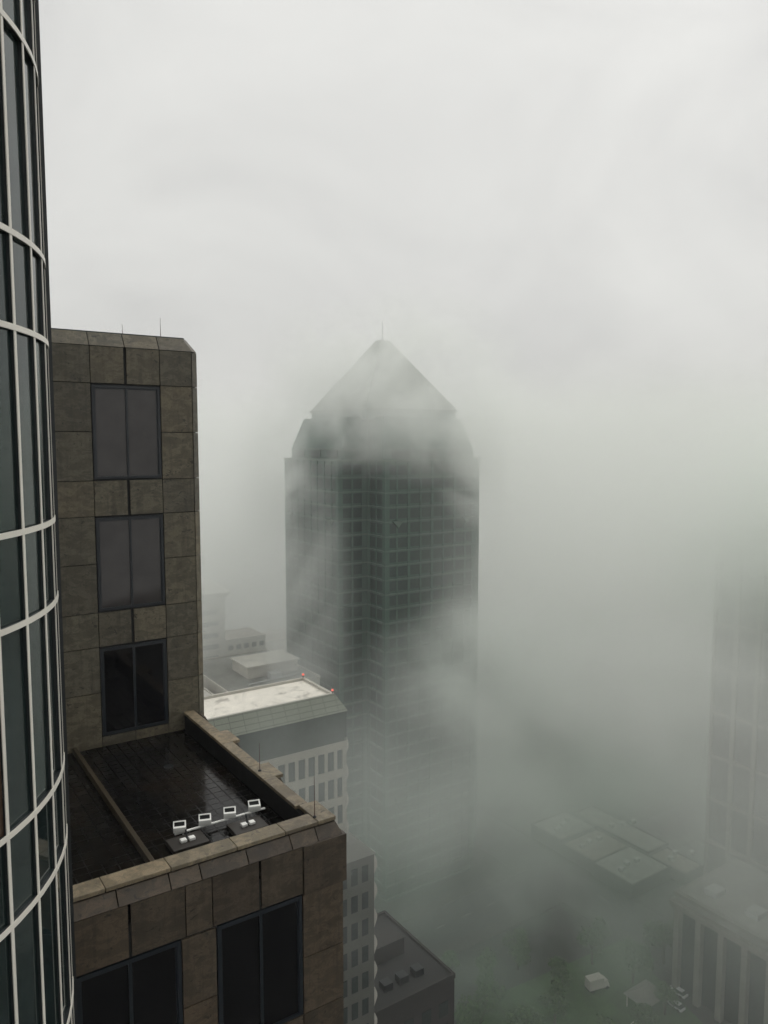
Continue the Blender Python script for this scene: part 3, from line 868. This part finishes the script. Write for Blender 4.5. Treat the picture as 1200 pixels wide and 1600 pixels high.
tfar = [(-64, 398), (-58, 404), (-70, 408), (-52, 396), (-76, 399)]
used = set()
for i, (x, y) in enumerate(tl + tfar):
    p = protos[i % 3]
    if i < 3: t = p
    else: t = copy_tree(p)
    t.location = (x, y, .05); t.rotation_euler.z = random.uniform(0, 6.28)
    s_ = random.uniform(.85, 1.35); t.scale = (s_, s_, s_ * random.uniform(.9, 1.1))
    if i < len(tl): t['label'] = 'dark green street tree blurred by fog in the square at the bottom right'; t['group'] = 'trees in the foggy square'
    else: t['label'] = 'faint tree in the mist between the grey block and the central tower'; t['group'] = 'far trees in the mist'

# small things in the square ----------------------------------------
def car(x, y, rz, label, paint='carpaint'):
    t = thing('parked_car', label, 'car', (x, y, .13), rz, 'cars by the columned building')
    m = MB(); m.loft([(-2.2, -.88, .35), (2.2, -.85, .35), (2.2, .85, .35), (-2.2, .88, .35)], [(-2.15, -.86, .85), (2.1, -.8, .78), (2.1, .8, .78), (-2.15, .86, .85)])
    m.build('body', paint, t, bevel=.06)
    m = MB(); m.loft([(-1.9, -.8, .86), (1.0, -.78, .84), (1.0, .78, .84), (-1.9, .8, .86)], [(-1.4, -.62, 1.42), (.25, -.62, 1.42), (.25, .62, 1.42), (-1.4, .62, 1.42)])
    m.build('cabin', 'offwin', t)
    m = MB(); m.box(-1.38, .23, -.6, .6, 1.42, 1.47); m.build('roof', paint, t)
    for sx in (-1.35, 1.35):
        for sy in (-.8, .8):
            m = MB(); m.tube((sx, sy - .1, .33), (sx, sy + .1, .33), .33, n=14); m.build('wheel', 'rubber', t)
car(69.5, 170.5, GRID + 1.57, 'pale car parked beside the columned building, farther from the trees')
car(67.2, 166.2, GRID + 1.57, 'pale car parked beside the columned building, nearer the pavilion')
tr_ = thing('delivery_truck', 'small white box truck standing among the dark trees', 'truck', (50.7, 172.2, .06), R(20))
m = MB(); m.box(-2.6, 1.4, -1.1, 1.1, .7, 3.2); m.build('cargo_box', 'pale', tr_, bevel=.05)
m = MB(); m.loft([(1.5, -1.05, .5), (3.1, -1.05, .5), (3.1, 1.05, .5), (1.5, 1.05, .5)], [(1.5, -1, 2.3), (2.5, -1, 2.3), (2.5, 1, 2.3), (1.5, 1, 2.3)]); m.build('cab', 'pale', tr_, bevel=.05)
m = MB(); m.box(-2.6, 3.0, -.8, .8, .45, .7); m.build('chassis', 'darkmetal', tr_)
for sx in (-1.7, 2.3):
    for sy in (-.9, .9):
        m = MB(); m.tube((sx, sy - .15, .45), (sx, sy + .15, .45), .45, n=14); m.build('wheel', 'rubber', tr_)
pav = thing('pavilion', 'small pavilion with a pale hipped roof at the edge of the trees', 'pavilion', (60.5, 166.5, .06), GRID)
m = MB(); m.loft([(-4.2, -3.2, 3.0), (4.2, -3.2, 3.0), (4.2, 3.2, 3.0), (-4.2, 3.2, 3.0)], [(-1.2, -.2, 5.0), (1.2, -.2, 5.0), (1.2, .2, 5.0), (-1.2, .2, 5.0)]); m.build('roof', 'worn_roof', pav)
for sx in (-3.5, 3.5):
    for sy in (-2.5, 2.5):
        m = MB(); m.tube((sx, sy, 0), (sx, sy, 3.0), .16); m.build('post', 'pale', pav)
m = MB(); m.prism([(56.2, 160), (57.6, 163.2), (52.5, 158.6), (51, 155)], .06, .10); struct('path', m, 'pale')

# ------------------------------------------------------------------ 8. air
def volume_mat(name, colour, aniso, build=None, density=0.0):
    m, nt, out = new_mat(name)
    pv_ = N(nt, 'ShaderNodeVolumePrincipled')
    pv_.inputs['Color'].default_value = (*colour, 1)
    pv_.inputs['Anisotropy'].default_value = aniso
    pv_.inputs['Density'].default_value = density
    pv_.inputs['Density Attribute'].default_value = ''
    if build: nt.links.new(build(nt), pv_.inputs['Density'])
    nt.links.new(pv_.outputs[0], out.inputs['Volume'])
    return m
FOGC = (.980, .992, .972)
LOWC = (.68, .80, .71)            # low fog over the streets, green, shade from fog above put into its colour
HAZE = 0.00038
hz = MB(); hz.box(-700, 700, -120, 1000, -1.0, H + 45)
o = hz.build('haze', volume_mat('haze_air', FOGC, 0.0, None, HAZE)); o['kind'] = 'stuff'; o['label'] = 'pale even mist filling the air between the towers'; o['category'] = 'haze'

def fog(label, c, r, dens, nscale, lo, hi, edge=.55, rot=0.0, seed=0, detail=3, dist=.4, squash=(1, 1, 1), box=None, tint=None, name='fog_bank'):
    """a drifting body of cloud: density from noise inside it, thinning to nothing at its skin.
    box = (x edge, y edge, lower z edge, upper z edge): a slab-shaped layer instead of a rounded body"""
    bm = bmesh.new()
    if box: bmesh.ops.create_cube(bm, size=2.0)
    else: bmesh.ops.create_icosphere(bm, subdivisions=3, radius=1.0)
    me = bpy.data.meshes.new(name); bm.to_mesh(me); bm.free()
    def build(nt):
        tc = N(nt, 'ShaderNodeTexCoord'); co = tc.outputs['Object']
        def step(v, a_, b_):
            n = N(nt, 'ShaderNodeMapRange', interpolation_type='SMOOTHSTEP')
            n.inputs['From Min'].default_value = a_; n.inputs['From Max'].default_value = b_
            nt.links.new(v, n.inputs['Value']); return n.outputs[0]
        if box:
            sx = N(nt, 'ShaderNodeSeparateXYZ'); nt.links.new(co, sx.inputs[0])
            fx = step(math_node(nt, 'ABSOLUTE', sx.outputs[0]), 1.0, 1.0 - box[0])
            fy = step(math_node(nt, 'ABSOLUTE', sx.outputs[1]), 1.0, 1.0 - box[1])
            fz = math_node(nt, 'MULTIPLY', step(sx.outputs[2], -1.0, -1.0 + box[2]), step(sx.outputs[2], 1.0, 1.0 - box[3]))
            fall = math_node(nt, 'MULTIPLY', math_node(nt, 'MULTIPLY', fx, fy), fz)
        else:
            ln = N(nt, 'ShaderNodeVectorMath', operation='LENGTH'); nt.links.new(co, ln.inputs[0])
            fall = step(ln.outputs['Value'], 1.0, 1.0 - edge)
        # back to metres so that the wisps keep their size whatever the body's size
        mc = mapped(nt, co, (r[0] / nscale * squash[0], r[1] / nscale * squash[1], r[2] / nscale * squash[2]), (0, 0, 0), (seed * 3.7, seed * 1.3, seed * 2.1))
        nz = noise(nt, mc, 1.0, detail, .55, dist)
        d = math_node(nt, 'MULTIPLY', step(nz, lo, hi), fall)
        return math_node(nt, 'MULTIPLY', d, dens)
    m = volume_mat(name + '_air', tint or FOGC, 0.0, build)
    me.materials.append(m)
    o = bpy.data.objects.new(name, me); COL.objects.link(o)
    o.location = (c[0], c[1], H + c[2]); o.scale = r; o.rotation_euler = (0, 0, rot)
    o['kind'] = 'stuff'; o['label'] = label; o['category'] = 'fog'
    return o
#FOGLIST
MIDC = (.915, .955, .918)
fog('deep bank of fog behind the central tower', (0, 630, -60), (680, 360, 95), .010, 130, .2, .6, seed=1, detail=2, box=(.1, .25, .9, .35))
fog('thick rolling fog to the right of the central tower', (100, 195, -40), (96, 130, 58), .036, 46, .34, .68, seed=2, detail=4, dist=.8, box=(.5, .5, 1.0, .3), tint=(.970, .985, .958))
fog('dense fog hiding the top of the pilastered tower', (94, 165, -20), (46, 46, 34), .075, 34, .25, .62, .8, seed=21, tint=MIDC)
fog('fog drifting over the pyramid roof of the tower', (2, 206, 15), (44, 26, 30), .088, 18, .38, .64, .6, seed=3, detail=5, dist=.9)
fog('fog clinging to the right shoulder of the tower', (28, 208, -2), (17, 16, 26), .110, 17, .34, .62, .7, seed=9, detail=5, dist=.9)
fog('fog clinging to the left shoulder of the tower', (-31, 208, -6), (14, 16, 26), .105, 15, .34, .62, .7, seed=12, detail=5, dist=.9)
fog('thin fog veiling the left side of the central tower', (-24, 196, -42), (20, 22, 48), .046, 22, .36, .65, .7, seed=4, detail=5, dist=.9)
fog('fog wrapped round the foot of the central tower', (41, 196, -59), (52, 36, 24), .070, 28, .35, .64, .65, seed=5, detail=5, dist=.9, tint=MIDC)
fog('pale mist over the low roofs at left', (-62, 225, -32), (44, 66, 52), .034, 50, .25, .6, .7, seed=6, detail=2)
fog('thin mist drifting past the beige office slab', (0, 84, -41), (30, 14, 22), .024, 18, .30, .65, .7, seed=15, detail=4, tint=MIDC)
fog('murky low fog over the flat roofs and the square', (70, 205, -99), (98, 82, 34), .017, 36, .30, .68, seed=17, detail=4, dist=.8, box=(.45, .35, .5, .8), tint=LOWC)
#ENDFOG

# ------------------------------------------------------------------ 9. sky and sun
SUN_EL, SUN_AZ = 48.0, 38.0           # azimuth measured from +Y (ahead) towards +X (right)
W = bpy.data.worlds.new('World'); SC.world = W; W.use_nodes = True
nt = W.node_tree; nt.nodes.clear()
wo = N(nt, 'ShaderNodeOutputWorld'); bg = N(nt, 'ShaderNodeBackground')
sky = N(nt, 'ShaderNodeTexSky', sky_type='NISHITA'); sky.sun_disc = False
sky.sun_elevation = R(SUN_EL); sky.sun_rotation = R(SUN_AZ)
sky.air_density = 1.0; sky.dust_density = 4.0
hs_ = N(nt, 'ShaderNodeHueSaturation'); hs_.inputs['Saturation'].default_value = .10
nt.links.new(sky.outputs[0], hs_.inputs['Color'])
tc = N(nt, 'ShaderNodeTexCoord')
cl = noise(nt, mapped(nt, tc.outputs['Generated'], (1, 1, 1.6)), 2.2, 5, .55, .6)
tone = ramp(nt, cl, [(.3, (.88, .88, .88)), (.5, (1, 1, .99)), (.72, (1.1, 1.1, 1.085))])
over = mix(nt, 1.0, hs_.outputs[0], tone, 'MULTIPLY')
# a closed overcast: most of the dome is an even pale grey
sz = N(nt, 'ShaderNodeSeparateXYZ'); nt.links.new(tc.outputs['Generated'], sz.inputs[0])
zen = ramp(nt, sz.outputs[2], [(0.0, (7.0, 7.0, 6.85)), (.5, (8.2, 8.2, 8.05)), (1.0, (11.6, 11.6, 11.4))])     # brighter overhead, as an overcast sky is
over = mix(nt, .88, over, mix(nt, 1.0, tone, zen, 'MULTIPLY'))
nt.links.new(over, bg.inputs[0]); bg.inputs[1].default_value = .096
nt.links.new(bg.outputs[0], wo.inputs[0])
sl = bpy.data.lights.new('sun', 'SUN'); sl.energy = .8; sl.angle = R(20); sl.color = (1.0, .97, .92)
so = bpy.data.objects.new('sun', sl); COL.objects.link(so)
sd = Vector((math.sin(R(SUN_AZ)) * math.cos(R(SUN_EL)), math.cos(R(SUN_AZ)) * math.cos(R(SUN_EL)), math.sin(R(SUN_EL))))
so.rotation_euler = (-sd).to_track_quat('-Z', 'Y').to_euler(); so.location = (0, 0, H + 60)

# ------------------------------------------------------------------ 10. camera
cd = bpy.data.cameras.new('camera'); cam = bpy.data.objects.new('camera', cd); COL.objects.link(cam)
cd.sensor_fit = 'HORIZONTAL'; cd.sensor_width = 36; cd.lens = 36.0
cd.clip_start = .1; cd.clip_end = 6000
cam.location = (0, 0, H); cam.rotation_euler = (R(90 - 5.2), 0, 0)
SC.camera = cam
